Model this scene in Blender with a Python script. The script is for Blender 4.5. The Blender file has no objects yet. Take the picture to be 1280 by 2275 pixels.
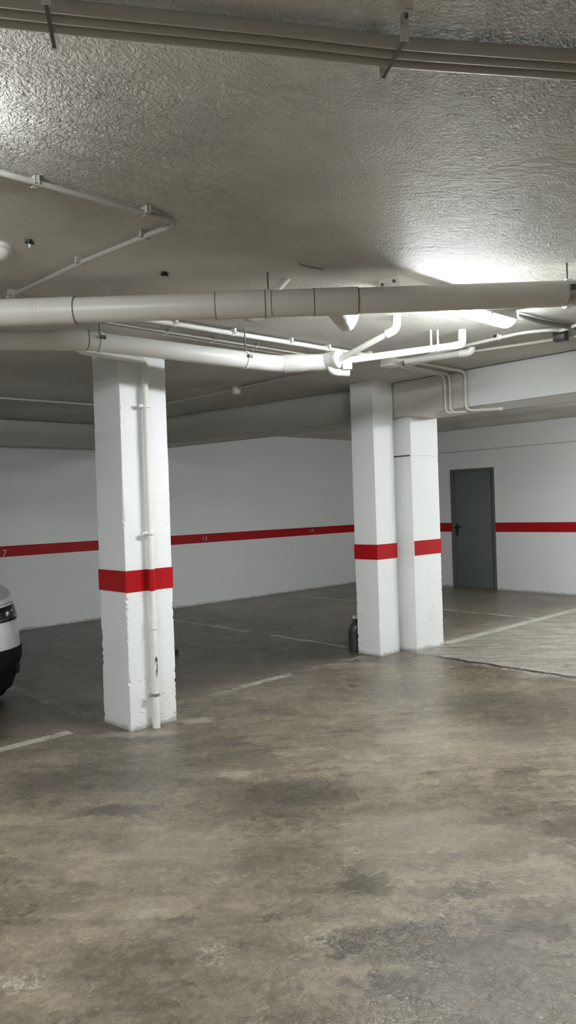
import bpy, bmesh, math, random
from mathutils import Vector, Matrix, noise as mnoise
random.seed(7)
PI = math.pi
SC = bpy.context.scene
COL = SC.collection
V = Vector

# ------------------------------------------------------------------ camera
EYE = 1.52
FPX = 1643.0                      # focal length in pixels of a 1280 x 2275 frame
roll, pitch, yaw = math.radians(1.87), math.radians(-0.48), math.radians(43.1)
FW = V((math.sin(yaw)*math.cos(pitch), math.cos(yaw)*math.cos(pitch), math.sin(pitch)))
_r0 = V((math.cos(yaw), -math.sin(yaw), 0)); _u0 = _r0.cross(FW)
RT = _r0*math.cos(roll) - _u0*math.sin(roll)
UP = _r0*math.sin(roll) + _u0*math.cos(roll)
CAM = V((0, 0, EYE))
cd = bpy.data.cameras.new('camera'); cam = bpy.data.objects.new('camera', cd); COL.objects.link(cam)
cam.matrix_world = Matrix(((RT.x, UP.x, -FW.x, 0), (RT.y, UP.y, -FW.y, 0), (RT.z, UP.z, -FW.z, EYE), (0, 0, 0, 1)))
cd.sensor_fit = 'VERTICAL'; cd.sensor_height = 36.0; cd.lens = FPX*36.0/2275.0
cd.clip_start = 0.05; cd.clip_end = 100
SC.camera = cam

def _ray(x, y): return FW + RT*((x-640)/FPX) - UP*((y-1137.5)/FPX)
def onz(x, y, z=0.0):             # sight line of a photo pixel met with a level at height z
    d = _ray(x, y); return CAM + d*((z-EYE)/d.z)
def onY(x, y, Y):
    d = _ray(x, y); return CAM + d*(Y/d.y)
def onX(x, y, X):
    d = _ray(x, y); return CAM + d*(X/d.x)

# room figures in metres
CEIL = 2.73; YA = 9.5; XB = 10.95; XL = -6.0; YF = -5.0

# ------------------------------------------------------------------ materials
class NT:
    def __init__(s, name):
        m = bpy.data.materials.new(name); m.use_nodes = True
        s.m = m; s.t = m.node_tree; s.t.nodes.clear()
        s.out = s.t.nodes.new('ShaderNodeOutputMaterial')
        s.b = s.t.nodes.new('ShaderNodeBsdfPrincipled')
        s.t.links.new(s.b.outputs[0], s.out.inputs[0])
    def n(s, typ): return s.t.nodes.new(typ)
    def put(s, sock, v):
        if isinstance(v, bpy.types.NodeSocket): s.t.links.new(v, sock)
        elif isinstance(v, (tuple, list, Vector)):
            v = tuple(v)
            if sock.type == 'RGBA' and len(v) == 3: v = v + (1,)
            sock.default_value = v
        else: sock.default_value = v
    def pos(s):
        if not hasattr(s, '_p'): s._p = s.n('ShaderNodeNewGeometry').outputs['Position']
        return s._p
    def math(s, op, a, b=0.0, c=0.0, clamp=False):
        k = s.n('ShaderNodeMath'); k.operation = op; k.use_clamp = clamp
        s.put(k.inputs[0], a); s.put(k.inputs[1], b); s.put(k.inputs[2], c); return k.outputs[0]
    def vmath(s, op, a, b=(0, 0, 0)):
        k = s.n('ShaderNodeVectorMath'); k.operation = op
        s.put(k.inputs[0], a); s.put(k.inputs[1], b)
        return k.outputs['Value'] if op in ('LENGTH', 'DISTANCE', 'DOT_PRODUCT') else k.outputs[0]
    def sep(s, v):
        k = s.n('ShaderNodeSeparateXYZ'); s.put(k.inputs[0], v); return k.outputs
    def noise(s, vec, scale, detail=3.0, rough=0.5, dist=0.0, color=False):
        k = s.n('ShaderNodeTexNoise'); s.put(k.inputs['Vector'], vec)
        k.inputs['Scale'].default_value = scale; k.inputs['Detail'].default_value = detail
        k.inputs['Roughness'].default_value = rough; k.inputs['Distortion'].default_value = dist
        return k.outputs['Color' if color else 'Fac']
    def step(s, v, lo, hi):        # smooth 0..1
        k = s.n('ShaderNodeMapRange'); k.interpolation_type = 'SMOOTHSTEP'
        s.put(k.inputs[0], v); k.inputs[1].default_value = lo; k.inputs[2].default_value = hi
        return k.outputs[0]
    def lin(s, v, lo, hi, a, b):
        k = s.n('ShaderNodeMapRange'); s.put(k.inputs[0], v)
        for i, q in enumerate((lo, hi, a, b)): k.inputs[i+1].default_value = q
        return k.outputs[0]
    def mix(s, f, a, b):
        k = s.n('ShaderNodeMix'); k.data_type = 'RGBA'
        s.put(k.inputs[0], f); s.put(k.inputs[6], a); s.put(k.inputs[7], b); return k.outputs[2]
    def bump(s, h, strength, dist, normal=None):
        k = s.n('ShaderNodeBump'); k.inputs['Strength'].default_value = strength; k.inputs['Distance'].default_value = dist
        s.put(k.inputs['Height'], h)
        if normal is not None: s.put(k.inputs['Normal'], normal)
        return k.outputs[0]
    def fin(s, color=None, rough=None, metal=None, normal=None, spec=None):
        i = s.b.inputs
        if color is not None: s.put(i['Base Color'], color)
        if rough is not None: s.put(i['Roughness'], rough)
        if metal is not None: s.put(i['Metallic'], metal)
        if normal is not None: s.put(i['Normal'], normal)
        if spec is not None: s.put(i['Specular IOR Level'], spec)
        return s.m

def simple(name, col, rough=0.5, metal=0.0, var=0.06, scale=12.0, spec=0.5):
    s = NT(name); p = s.pos(); f = s.noise(p, scale, 4)
    a = tuple(max(0, c*(1-var)) for c in col); b = tuple(min(1, c*(1+var)) for c in col)
    return s.fin(s.mix(f, a, b), rough, metal, None, spec)

# --- floor ---------------------------------------------------------------
#   (photo x, photo y, radius across the lane, radius along, strength) : stains that lie on the concrete
def blob(x, y, wx, wy): 
    c = onz(x, y)
    a = (onz(x+wx, y)-c).length; b = (onz(x, y+wy)-c).length
    return c.x, c.y, a, b
DARK = [(650, 1765, 240, 60, .28), (200, 1740, 220, 55, .26), (1130, 1575, 170, 36, .30), (1010, 2100, 280, 60, .26), (300, 2160, 190, 60, .2), (520, 1690, 120, 24, .25),
        (800, 1965, 70, 40, .55), (770, 2095, 50, 28, .75), (880, 2068, 110, 22, .5), (640, 1765, 130, 30, .5), (540, 1795, 90, 30, .35),
        (250, 1800, 90, 18, .6), (960, 1720, 30, 8, .55), (1150, 1712, 55, 10, .5), (1180, 2060, 90, 28, .5), (1000, 2105, 180, 26, .45),
        (880, 2190, 70, 26, .45), (780, 2190, 40, 18, .5), (1080, 1548, 120, 16, .35), (1010, 1980, 110, 18, .35), (330, 1732, 140, 26, .3),
        (600, 1925, 110, 30, .25), (840, 1800, 90, 16, .3), (1100, 1635, 140, 14, .35), (460, 1760, 120, 40, .2), (1000, 2200, 220, 40, .25),
        (120, 1740, 120, 30, .3), (300, 1640, 120, 12, .45), (1090, 2190, 210, 80, .22), (850, 1468, 70, 8, .4), (740, 1452, 140, 16, .35)]
LIGHT = [(330, 2035, 60, 14, .45), (720, 2085, 60, 26, .35), (480, 2120, 60, 30, .4), (40, 2185, 70, 30, .45), (440, 1600, 38, 7, .75),
         (310, 1632, 100, 7, .55), (520, 1720, 40, 6, .5), (960, 1850, 200, 60, .3), (380, 1880, 120, 40, .25), (790, 1478, 70, 7, .5),
         (930, 1560, 60, 60, .1), (1190, 1500, 60, 8, .6), (1000, 1640, 200, 40, .25)]

def concrete(s):
    p = s.pos(); x, y, z = s.sep(p)
    warp = s.vmath('SCALE', s.vmath('SUBTRACT', s.noise(p, 3.0, 5, .65, 0, True), (.5, .5, .5)))
    warp.node.inputs['Scale'].default_value = .5
    warp2 = s.vmath('SCALE', s.vmath('SUBTRACT', s.noise(p, 14.0, 3, .6, 0, True), (.5, .5, .5)))
    warp2.node.inputs['Scale'].default_value = .14
    pw = s.vmath('ADD', s.vmath('ADD', p, warp), warp2)
    n1 = s.noise(pw, 0.9, 7, .62, .4); n2 = s.noise(pw, 4.2, 8, .68, .6); n3 = s.noise(p, 42, 5, .7); n4 = s.noise(pw, 11, 6, .7, 1.2)
    v = s.math('ADD', s.math('MULTIPLY', n1, .9), s.math('MULTIPLY', n2, .85))
    v = s.math('ADD', v, s.math('MULTIPLY', n4, .75))
    v = s.math('ADD', v, s.math('MULTIPLY', n3, .36))
    pr = s.n('ShaderNodeVectorRotate'); pr.rotation_type = 'Z_AXIS'; s.put(pr.inputs['Vector'], p); pr.inputs['Angle'].default_value = math.radians(43)
    n5 = s.noise(s.vmath('ADD', s.vmath('MULTIPLY', pr.outputs[0], (1.0, 3.6, 1.0)), warp), 2.6, 6, .68, .7)   # trowel and tyre streaks
    v = s.math('ADD', v, s.math('MULTIPLY', s.math('SUBTRACT', n5, .5), .85))
    t = s.math('POWER', s.lin(v, .90, 1.98, 0, 1), 1.55)
    col = s.mix(t, (.042, .033, .023), (.40, .335, .242))
    # paler blotches and darker damp blotches of the trowelled surface
    col = s.mix(s.math('MULTIPLY', s.step(s.noise(pw, 1.7, 6, .6), .45, .85), .22), col, (.36, .315, .24))
    col = s.mix(s.math('MULTIPLY', s.step(n4, .56, .74), .5), col, (.085, .073, .056))
    half = s.vmath('SCALE', warp); half.node.inputs['Scale'].default_value = .28
    pb = s.vmath('ADD', s.vmath('ADD', p, half), warp2)
    fleck = s.step(s.noise(pb, 38, 4, .7, 1.0), .50, .60)
    for (bx, by, wx, wy, k) in DARK + LIGHT:
        light = (bx, by, wx, wy, k) in LIGHT
        cx, cy, ra, rb = blob(bx, by, wx, wy)
        # blob axes follow the drag of the tyres across the lane
        d = s.vmath('SUBTRACT', pb, (cx, cy, 0))
        u = s.math('DIVIDE', s.vmath('DOT_PRODUCT', d, (RT.x, RT.y, 0)), ra)
        w = s.math('DIVIDE', s.vmath('DOT_PRODUCT', d, (FW.x, FW.y, 0)), rb)
        q = s.math('SQRT', s.math('ADD', s.math('MULTIPLY', u, u), s.math('MULTIPLY', w, w)))
        q = s.math('ADD', q, s.math('MULTIPLY', s.math('SUBTRACT', n4, .5), 1.6))
        m = s.math('MULTIPLY', s.step(q, 1.35, .35), min(.9, k*(.75 if light else 1.4)))
        if light and by > 2070: m = s.math('MULTIPLY', s.math('MULTIPLY', m, fleck), 2.2, clamp=True)     # flaking crust
        col = s.mix(m, col, (.40, .36, .29) if light else (.060, .051, .039))
    # second, paler and rougher slab beyond the joint at x = 5.96
    edge = s.math('ADD', x, s.math('MULTIPLY', s.math('SUBTRACT', s.noise(p, 6, 6, .7), .5), .16))
    slab = s.math('MULTIPLY', s.step(edge, 5.95, 5.97), s.step(y, 5.2, 4.5))
    slabcol = s.mix(s.lin(s.math('ADD', n5, s.math('MULTIPLY', n3, .8)), .70, 1.10, 0, 1), (.15, .14, .115), (.42, .40, .345))
    col = s.mix(s.math('MULTIPLY', slab, .85), col, slabcol)
    # bay floor: grime plus weak lamplight painted into the colour
    bay = s.step(s.math('ADD', y, s.math('MULTIPLY', n2, .5)), 5.0, 5.6)
    left = s.step(x, 7.4, 6.2)
    col = s.mix(s.math('MULTIPLY', bay, s.lin(left, 0, 1, .25, .68)), col, s.mix(left, (.20, .19, .165), (.052, .046, .038)))
    # hairline scratches and flecks
    rg = s.math('ABSOLUTE', s.math('SUBTRACT', s.noise(pw, 5.5, 5, .7, 1.6), .5))
    fl = s.math('MULTIPLY', s.step(rg, .016, .004), s.step(n2, .46, .60))
    col = s.mix(s.math('MULTIPLY', fl, .55), col, (.06, .05, .038))
    rg2 = s.math('ABSOLUTE', s.math('SUBTRACT', s.noise(pw, 8.5, 5, .7, 2.2), .52))
    fl2 = s.math('MULTIPLY', s.step(rg2, .018, .004), s.step(n2, .52, .40))
    col = s.mix(s.math('MULTIPLY', fl2, .40), col, (.42, .38, .31))
    # the open joint with crumbled edges
    je = s.math('ABSOLUTE', s.math('SUBTRACT', edge, 5.96))
    crack = s.math('MULTIPLY', s.step(je, .042, .016), s.step(y, 4.45, 4.25))
    crumb = s.math('MULTIPLY', s.math('MULTIPLY', s.step(je, .16, .05), s.step(n4, .47, .56)), s.step(y, 4.3, 3.4))
    col = s.mix(s.math('MULTIPLY', crumb, .6), col, (.50, .47, .41))
    col = s.mix(crack, col, (.035, .03, .025))
    rough = s.lin(s.math('ADD', s.math('MULTIPLY', n2, .6), s.math('MULTIPLY', n4, .4)), .36, .64, .13, .36)
    rough = s.math('ADD', rough, s.math('MULTIPLY', slab, .25))
    rough = s.math('ADD', rough, s.math('MULTIPLY', bay, .10))
    h = s.math('ADD', s.math('MULTIPLY', n3, .35), s.math('ADD', s.math('MULTIPLY', n4, .6), s.math('MULTIPLY', n2, .8)))
    h = s.math('SUBTRACT', h, s.math('MULTIPLY', crack, 3.0))
    nrm = s.bump(h, .42, .012)
    return col, rough, nrm, n2, n3, n4
s = NT('polished concrete'); c_, r_, nn_, *_ = concrete(s); M_FLOOR = s.fin(c_, r_, None, nn_, .38)
def line_paint(name, amount):
    s = NT(name); c_, r_, nn_, n2, n3, n4 = concrete(s)
    f = s.math('ADD', s.math('MULTIPLY', n4, .7), s.math('MULTIPLY', n3, .5))
    f = s.math('ADD', f, s.math('MULTIPLY', s.math('SUBTRACT', s.noise(s.pos(), 2.6, 3), .5), .55))
    f = s.step(f, .84-amount*.5, 1.0-amount*.5)
    f = s.math('MULTIPLY', f, min(1.0, .35+amount*.6))
    return s.fin(s.mix(f, c_, (.50, .48, .42)), r_, None, nn_, .5)
M_LINE = line_paint('line paint', .8); M_LINEWORN = line_paint('worn line paint', .62); M_LINEFAINT = line_paint('faint line paint', .50)

# --- ceiling stucco --------------------------------------------------------
s = NT('sprayed stucco'); p = s.pos()
warp = s.vmath('SCALE', s.vmath('SUBTRACT', s.noise(p, 7, 3, .6, 0, True), (.5, .5, .5))); warp.node.inputs['Scale'].default_value = .10
pw = s.vmath('ADD', p, warp)
g = s.noise(pw, 85, 3, .6, .2); g2 = s.noise(pw, 30, 3, .5, .6); g3 = s.noise(p, 2.2, 4, .55, .8)
pr = s.n('ShaderNodeVectorRotate'); pr.rotation_type = 'Z_AXIS'; s.put(pr.inputs['Vector'], p); pr.inputs['Angle'].default_value = math.radians(38)
tr = s.noise(s.vmath('MULTIPLY', pr.outputs[0], (1.0, 3.0, 1.0)), 5.0, 4, .6, 2.4)      # long trowel drags
trm = s.math('MULTIPLY', s.step(s.sep(p)[0], 1.9, 2.9), s.step(s.sep(p)[1], 3.2, 2.2))
patch = s.lin(s.noise(p, 1.1, 3), .38, .62, .15, 1.0)
h = s.math('ADD', s.math('MULTIPLY', s.math('MULTIPLY', s.step(g, .35, .75), patch), .9), s.math('ADD', s.math('MULTIPLY', s.math('MULTIPLY', g2, patch), .7), s.math('ADD', s.math('MULTIPLY', g3, 1.6), s.math('MULTIPLY', s.math('MULTIPLY', tr, trm), 1.5))))
M_CEIL = s.fin(s.mix(s.noise(p, 1.2, 4), (.64, .615, .565), (.72, .695, .64)), .56, None, s.bump(h, 1.0, .010), .28)

# --- walls, pillars ------------------------------------------------------------
def wall_paint(name, a, b, scuffs=0.0, low=1.0, beige=None):
    s = NT(name); p = s.pos(); x, y, z = s.sep(p)
    n = s.noise(p, 1.6, 5); col = s.mix(n, a, b)
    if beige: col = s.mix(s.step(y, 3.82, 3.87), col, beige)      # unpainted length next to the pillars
    # smudges and flaked paint, mostly low down
    ps = s.vmath('MULTIPLY', p, (1, 1, 3.2))
    sc = s.noise(ps, 26, 5, .65, .5); msk = s.noise(p, 5.0, 3, .6)
    k = s.math('MULTIPLY', s.step(sc, .585, .635), s.step(msk, .50, .60))
    k = s.math('MULTIPLY', k, s.lin(z, 0.0, low, 1.0, .12)); k = s.math('MULTIPLY', k, scuffs, clamp=True)
    col = s.mix(k, col, (.27, .26, .24))
    ped = s.math('SUBTRACT', s.math('ADD', z, s.math('MULTIPLY', s.math('SUBTRACT', s.noise(p, 9, 5, .7), .5), .10)), .0)
    col = s.mix(s.math('MULTIPLY', s.step(ped, .045, .0), .65), col, (.24, .22, .18))
    hb = s.math('ADD', s.noise(p, 34, 4, .6), s.math('MULTIPLY', s.noise(p, 4, 4), 1.5))
    return s.fin(col, .48, None, s.bump(hb, .12, .01), .4)
M_WALL = wall_paint('white wall paint', (.80, .815, .81), (.85, .86, .855), .35, .6)
M_PILLAR = wall_paint('white pillar paint', (.80, .815, .81), (.845, .855, .85), .7, 1.1)
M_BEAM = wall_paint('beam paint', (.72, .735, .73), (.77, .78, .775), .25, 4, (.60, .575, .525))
M_BEAMD = wall_paint('beige beam render with shade', (.44, .425, .385), (.50, .48, .435), .25, 4)  # beige, darkened beyond its own tone to hold these beams in shade
def red_paint():
    s = NT('red band paint'); p = s.pos()
    n = s.noise(p, 3, 4); col = s.mix(n, (.37, .006, .009), (.44, .010, .013))
    k = s.step(s.noise(p, 60, 4, .7), .70, .76)
    return s.fin(s.mix(s.math('MULTIPLY', k, .25), col, (.2, .03, .03)), .42, None, s.bump(s.noise(p, 34, 4, .6), .08, .01), .22)
M_RED = red_paint()
M_NUM = simple('pale stencil paint', (.62, .58, .56), .6)
M_PVC = simple('cream pvc', (.66, .635, .585), .38, 0, .05, 6)
M_PVCW = simple('painted white pvc', (.76, .755, .72), .36, 0, .05, 6)
M_COND = simple('grey conduit', (.52, .505, .465), .40, 0, .06, 9)
M_CONDM = simple('ceiling coloured conduit', (.42, .405, .365), .42, 0, .06, 9)
M_ZINC = simple('bright zinc', (.74, .73, .70), .28, .45, .05, 40)
M_CONDD = simple('dark grey conduit', (.20, .195, .18), .45, 0, .06, 9)
M_CONDW = simple('pale conduit', (.68, .665, .62), .40, 0, .06, 9)
M_SEAM = simple('dark joint', (.10, .095, .085), .7)
M_STEEL = simple('zinc plated steel', (.60, .59, .56), .30, .9, .1, 40)
M_STEELD = simple('dull dark steel', (.13, .125, .115), .5, .6, .1, 40)
M_BLACK = simple('black plastic', (.018, .018, .018), .45)
M_DOOR = simple('slate grey door paint', (.135, .155, .158), .42, 0, .05, 3)
M_DOORF = simple('brown grey frame paint', (.135, .12, .098), .5)
M_WPLAST = simple('white plastic', (.80, .80, .77), .35)
def flaked():
    s = NT('flaked painted pipe'); p = s.pos(); x, y, z = s.sep(p)
    col = s.mix(s.noise(p, 8, 4), (.74, .725, .68), (.82, .81, .775))
    a = s.noise(s.vmath('MULTIPLY', p, (1, 1, .35)), 55, 4, .7)
    m = s.math('MULTIPLY', s.step(z, .32, .42), s.step(z, .62, .52))
    front = s.step(s.math('ABSOLUTE', s.math('SUBTRACT', x, 2.822)), .016, .007)
    k = s.math('MULTIPLY', s.math('MULTIPLY', s.step(a, .47, .53), m), front)
    col = s.mix(k, col, (.03, .028, .026))
    return s.fin(col, .42, None, None, .4)
M_VPIPE = flaked()
def emit(name, col, st):
    s = NT(name); s.fin(col, .3)
    s.put(s.b.inputs['Emission Color'], col); s.b.inputs['Emission Strength'].default_value = st
    return s.m
LAMP = 202.0
M_GLOW = emit('glowing diffuser', (.94, .985, 1.0), LAMP)
M_GLOWOLD = emit('weaker glowing diffuser', (.94, .985, 1.0), LAMP*.75)
M_GLOWNEW = emit('stronger glowing diffuser', (.94, .985, 1.0), LAMP*1.5)
# car
def carpaint():
    s = NT('white car paint'); s.fin((.72, .73, .73), .22, 0, None, .5)
    s.b.inputs['Coat Weight'].default_value = .8; s.b.inputs['Coat Roughness'].default_value = .05
    return s.m
M_CAR = carpaint()
M_CLAD = simple('black bumper plastic', (.008, .008, .008), .65, 0, .06, 12, .2)
M_CGLASS = simple('dark car glass', (.01, .012, .014), .04)
M_CHROME = simple('chrome', (.75, .75, .75), .12, 1.0)
M_TYRE = simple('tyre rubber', (.012, .012, .012), .75)
M_ALLOY = simple('alloy rim', (.42, .43, .44), .3, .85)
M_LENS = simple('smoked headlight lens', (.012, .013, .014), .05)
M_TAIL = simple('red lamp plastic', (.25, .01, .01), .15)

# ------------------------------------------------------------------ mesh helpers
def root_of(o):
    while o.parent: o = o.parent
    return o
def obj(name, bm, mat, parent=None, smooth=True, loc=None, angle=40):
    me = bpy.data.meshes.new(name)
    if parent is not None: off = root_of(parent).location.copy()
    elif loc is not None: off = V(loc)
    else: off = V((0, 0, 0))
    bmesh.ops.translate(bm, verts=bm.verts, vec=-off)
    bmesh.ops.recalc_face_normals(bm, faces=bm.faces)
    bm.to_mesh(me); bm.free(); me.materials.append(mat)
    if smooth:
        me.polygons.foreach_set('use_smooth', [True]*len(me.polygons))
        me.set_sharp_from_angle(angle=math.radians(angle))
    o = bpy.data.objects.new(name, me); COL.objects.link(o)
    if parent is not None: o.parent = parent
    else: o.location = off
    return o
def tag(o, label=None, cat=None, group=None, kind=None):
    if label: o['label'] = label
    if cat: o['category'] = cat
    if group: o['group'] = group
    if kind: o['kind'] = kind
    return o
def thing(name, label, cat, loc, group=None):
    o = bpy.data.objects.new(name, None); COL.objects.link(o); o.location = V(loc); o.empty_display_size = .1
    return tag(o, label, cat, group)
def struct(name, bm, mat, smooth=False, loc=None): return tag(obj(name, bm, mat, None, smooth, loc), kind='structure')

def box(bm, x0, x1, y0, y1, z0, z1, bev=0.0):
    vs = bmesh.ops.create_cube(bm, size=1.0)['verts']
    for v in vs: v.co = V((x0+(v.co.x+.5)*(x1-x0), y0+(v.co.y+.5)*(y1-y0), z0+(v.co.z+.5)*(z1-z0)))
    if bev > 0:
        es = list({e for v in vs for e in v.link_edges})
        bmesh.ops.bevel(bm, geom=es, offset=bev, segments=2, affect='EDGES', profile=.6)
    return bm
def B(*a, **k): return box(bmesh.new(), *a, **k)
def obox(bm, c, ax, ay, az, hx, hy, hz, bev=0.0):     # oriented box: centre, axes, half sizes
    vs = bmesh.ops.create_cube(bm, size=2.0)['verts']
    for v in vs: v.co = V(c)+V(ax)*v.co.x*hx+V(ay)*v.co.y*hy+V(az)*v.co.z*hz
    if bev > 0:
        es = list({e for v in vs for e in v.link_edges})
        bmesh.ops.bevel(bm, geom=es, offset=bev, segments=2, affect='EDGES', profile=.6)
    return bm
def fillet(pts, rad, n=6):
    pts = [V(p) for p in pts]; out = [pts[0]]
    for i in range(1, len(pts)-1):
        a, b, c = pts[i-1], pts[i], pts[i+1]
        d1, d2 = a-b, c-b; r = min(rad, d1.length*.49, d2.length*.49)
        p, q = b+d1.normalized()*r, b+d2.normalized()*r
        for k in range(n+1):
            t = k/n; out.append(p*(1-t)**2+b*2*t*(1-t)+q*t*t)
    out.append(pts[-1]); return out
def tube(bm, pts, r, seg=18, caps=True):
    pts = [V(p) for p in pts]
    rs = r if isinstance(r, (list, tuple)) else [r]*len(pts)
    t0 = (pts[1]-pts[0]).normalized()
    ref = V((0, 0, 1)) if abs(t0.z) < .9 else V((1, 0, 0))
    nx = t0.cross(ref).normalized(); rings = []
    for i, p in enumerate(pts):
        if i == 0: t = t0
        elif i == len(pts)-1: t = (pts[i]-pts[i-1]).normalized()
        else: t = ((pts[i]-pts[i-1]).normalized()+(pts[i+1]-pts[i]).normalized()).normalized()
        nx = (nx-t*nx.dot(t)).normalized(); ny = t.cross(nx)
        rings.append([bm.verts.new(p+(nx*math.cos(2*PI*k/seg)+ny*math.sin(2*PI*k/seg))*rs[i]) for k in range(seg)])
    for a, b in zip(rings, rings[1:]):
        for k in range(seg): bm.faces.new((a[k], a[(k+1) % seg], b[(k+1) % seg], b[k]))
    if caps:
        bm.faces.new(rings[0][::-1]); bm.faces.new(rings[-1])
    return bm
def T(pts, r, seg=18, rad=None):
    return tube(bmesh.new(), fillet(pts, rad) if rad else pts, r, seg)
def along(pts, t):               # point and tangent at fraction t of a polyline
    pts = [V(p) for p in pts]; L = [(b-a).length for a, b in zip(pts, pts[1:])]; d = t*sum(L)
    for a, b, l in zip(pts, pts[1:], L):
        if d <= l: return a+(b-a)*(d/l), (b-a).normalized()
        d -= l
    return pts[-1], (pts[-1]-pts[-2]).normalized()

# ------------------------------------------------------------------ the shell
def slab(x0, x1, y0, y1, z0, z1): return B(x0, x1, y0, y1, z0, z1)
floor = struct('floor', slab(XL-.2, XB+.2, YF-.2, YA+.2, -.15, 0), M_FLOOR)
ceiling = struct('ceiling', slab(XL-.2, XB+.2, YF-.2, YA+.2, CEIL, CEIL+.2), M_CEIL)
wall_back = struct('wall_back', slab(XL-.2, XB+.2, YA, YA+.2, 0, CEIL), M_WALL)
bm = bmesh.new()                       # wall with the door opening; its upper course stands 9 mm proud
DY0, DY1, DZ = 6.645, 7.505, 2.055
box(bm, XB, XB+.2, YF-.2, DY0, 0, 2.352); box(bm, XB, XB+.2, DY1, YA, 0, 2.352); box(bm, XB, XB+.2, DY0, DY1, DZ, 2.352); box(bm, XB+.03, XB+.2, YF-.2, YA, 2.352, 2.366)
box(bm, XB-.009, XB+.2, YF-.2, YA, 2.365, CEIL)
wall_right = struct('wall_right', bm, M_WALL)
wall_front = struct('wall_front', slab(XL-.2, XB+.2, YF-.2, YF, 0, CEIL), M_WALL)
wall_left = struct('wall_left', slab(XL-.2, XL, YF, YA, 0, CEIL), M_WALL)
BZ0, BZ1 = .965, 1.115
def stripe(parent, *b):
    return obj('painted_stripe', B(*b), M_RED, parent, False)
st_back = stripe(wall_back, XL, XB, YA-.002, YA+.01, .978, 1.118)
bm = bmesh.new(); box(bm, XB-.002, XB+.01, YF, DY0-.001, .972, 1.128); box(bm, XB-.002, XB+.01, DY1+.001, YA, .972, 1.128)
obj('painted_stripe', bm, M_RED, wall_right, False)
stripe(wall_front, XL, XB, YF-.01, YF+.002, .978, 1.118); stripe(wall_left, XL-.01, XL+.002, YF, YA, .978, 1.118)
def number(txt, px, py, h):
    cu = bpy.data.curves.new('n', 'FONT'); cu.body = txt; cu.size = h/.70; cu.extrude = .0004; cu.align_x = 'CENTER'
    cu.space_character = 1.25
    o = bpy.data.objects.new('n', cu); COL.objects.link(o)
    bpy.context.view_layer.update()
    me = bpy.data.meshes.new_from_object(o.evaluated_get(bpy.context.evaluated_depsgraph_get()))
    bpy.data.objects.remove(o)
    bm = bmesh.new(); bm.from_mesh(me); bpy.data.meshes.remove(me)
    c = onY(px, py, YA-.004)
    bm.transform(Matrix.Translation((c.x, YA-.003, c.z-h/2)) @ Matrix.Rotation(PI/2, 4, 'X'))
    n = obj('bay_number', bm, M_NUM, st_back, False); n['label'] = 'pale stencilled number '+txt
number('7', 10, 1229, .088); number('13', 455, 1196, .062); number('14', 692, 1178.5, .062)

# door
door = tag(obj('door_1', B(XB+.012, XB+.055, DY0+.045, DY1-.045, .018, DZ-.045, bev=.003), M_DOOR), kind='structure')
bm = bmesh.new()
box(bm, XB-.012, XB+.07, DY0, DY0+.045, 0, DZ); box(bm, XB-.012, XB+.07, DY1-.045, DY1, 0, DZ); box(bm, XB-.012, XB+.07, DY0+.045, DY1-.045, DZ-.045, DZ)
obj('door_frame', bm, M_DOORF, door, False)
bm = B(XB+.005, XB+.013, 7.385, 7.43, .90, 1.115, bev=.004)
hd = obj('handle_plate', bm, M_BLACK, door)
obj('lever_handle', T([(XB+.01, 7.408, 1.065), (XB-.05, 7.408, 1.065), (XB-.052, 7.27, 1.062)], .011, 12, .015), M_BLACK, door)
obj('threshold', B(XB+.005, XB+.12, DY0+.045, DY1-.045, 0, .018), M_SEAM, door, False)
obj('door_backing', B(XB+.19, XB+.2, DY0, DY1, 0, DZ), M_SEAM, door, False)

# beams
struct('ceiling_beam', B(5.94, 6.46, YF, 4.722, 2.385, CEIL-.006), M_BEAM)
a = V((5.945, 5.07, 0)); b = V((5.33, 9.2, 0)); d = (b-a).normalized(); nrm = V((-d.y, d.x, 0))
if nrm.x < 0: nrm = -nrm
bm = bmesh.new(); w = .50
lo = [bm.verts.new(q) for q in (a+V((0, 0, 2.385)), b+V((0, 0, 2.385)), b+nrm*w+V((0, 0, 2.385)), a+nrm*w+V((0, 0, 2.385)))]
hi = [bm.verts.new(v.co+V((0, 0, CEIL-.004-2.385))) for v in lo]
bm.faces.new(lo[::-1]); bm.faces.new(hi)
for k in range(4): bm.faces.new((lo[k], lo[(k+1) % 4], hi[(k+1) % 4], hi[k]))
struct('ceiling_beam', bm, M_BEAMD)
struct('ceiling_beam', B(XL, 5.30, 9.2, YA, 2.40, CEIL-.004), M_BEAMD)

# parking lines painted on the floor
def pline(x0, x1, y0, y1, mat): obj('parking_line', B(x0, x1, y0, y1, -.002, .0008), mat, floor, False)
pline(-.2, 2.36, 4.76, 4.85, M_LINE)
pline(3.10, 3.95, 4.80, 4.88, M_LINEFAINT); pline(3.95, 4.55, 4.83, 4.92, M_LINE); pline(4.55, 5.55, 4.83, 4.92, M_LINEFAINT)
pline(6.56, 10.3, 4.57, 4.69, M_LINE)
pline(5.74, 5.82, 5.1, 9.3, M_LINEWORN); pline(8.56, 8.66, 4.70, 9.2, M_LINEWORN); pline(2.58, 2.68, 5.0, 9.3, M_LINEFAINT)

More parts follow.
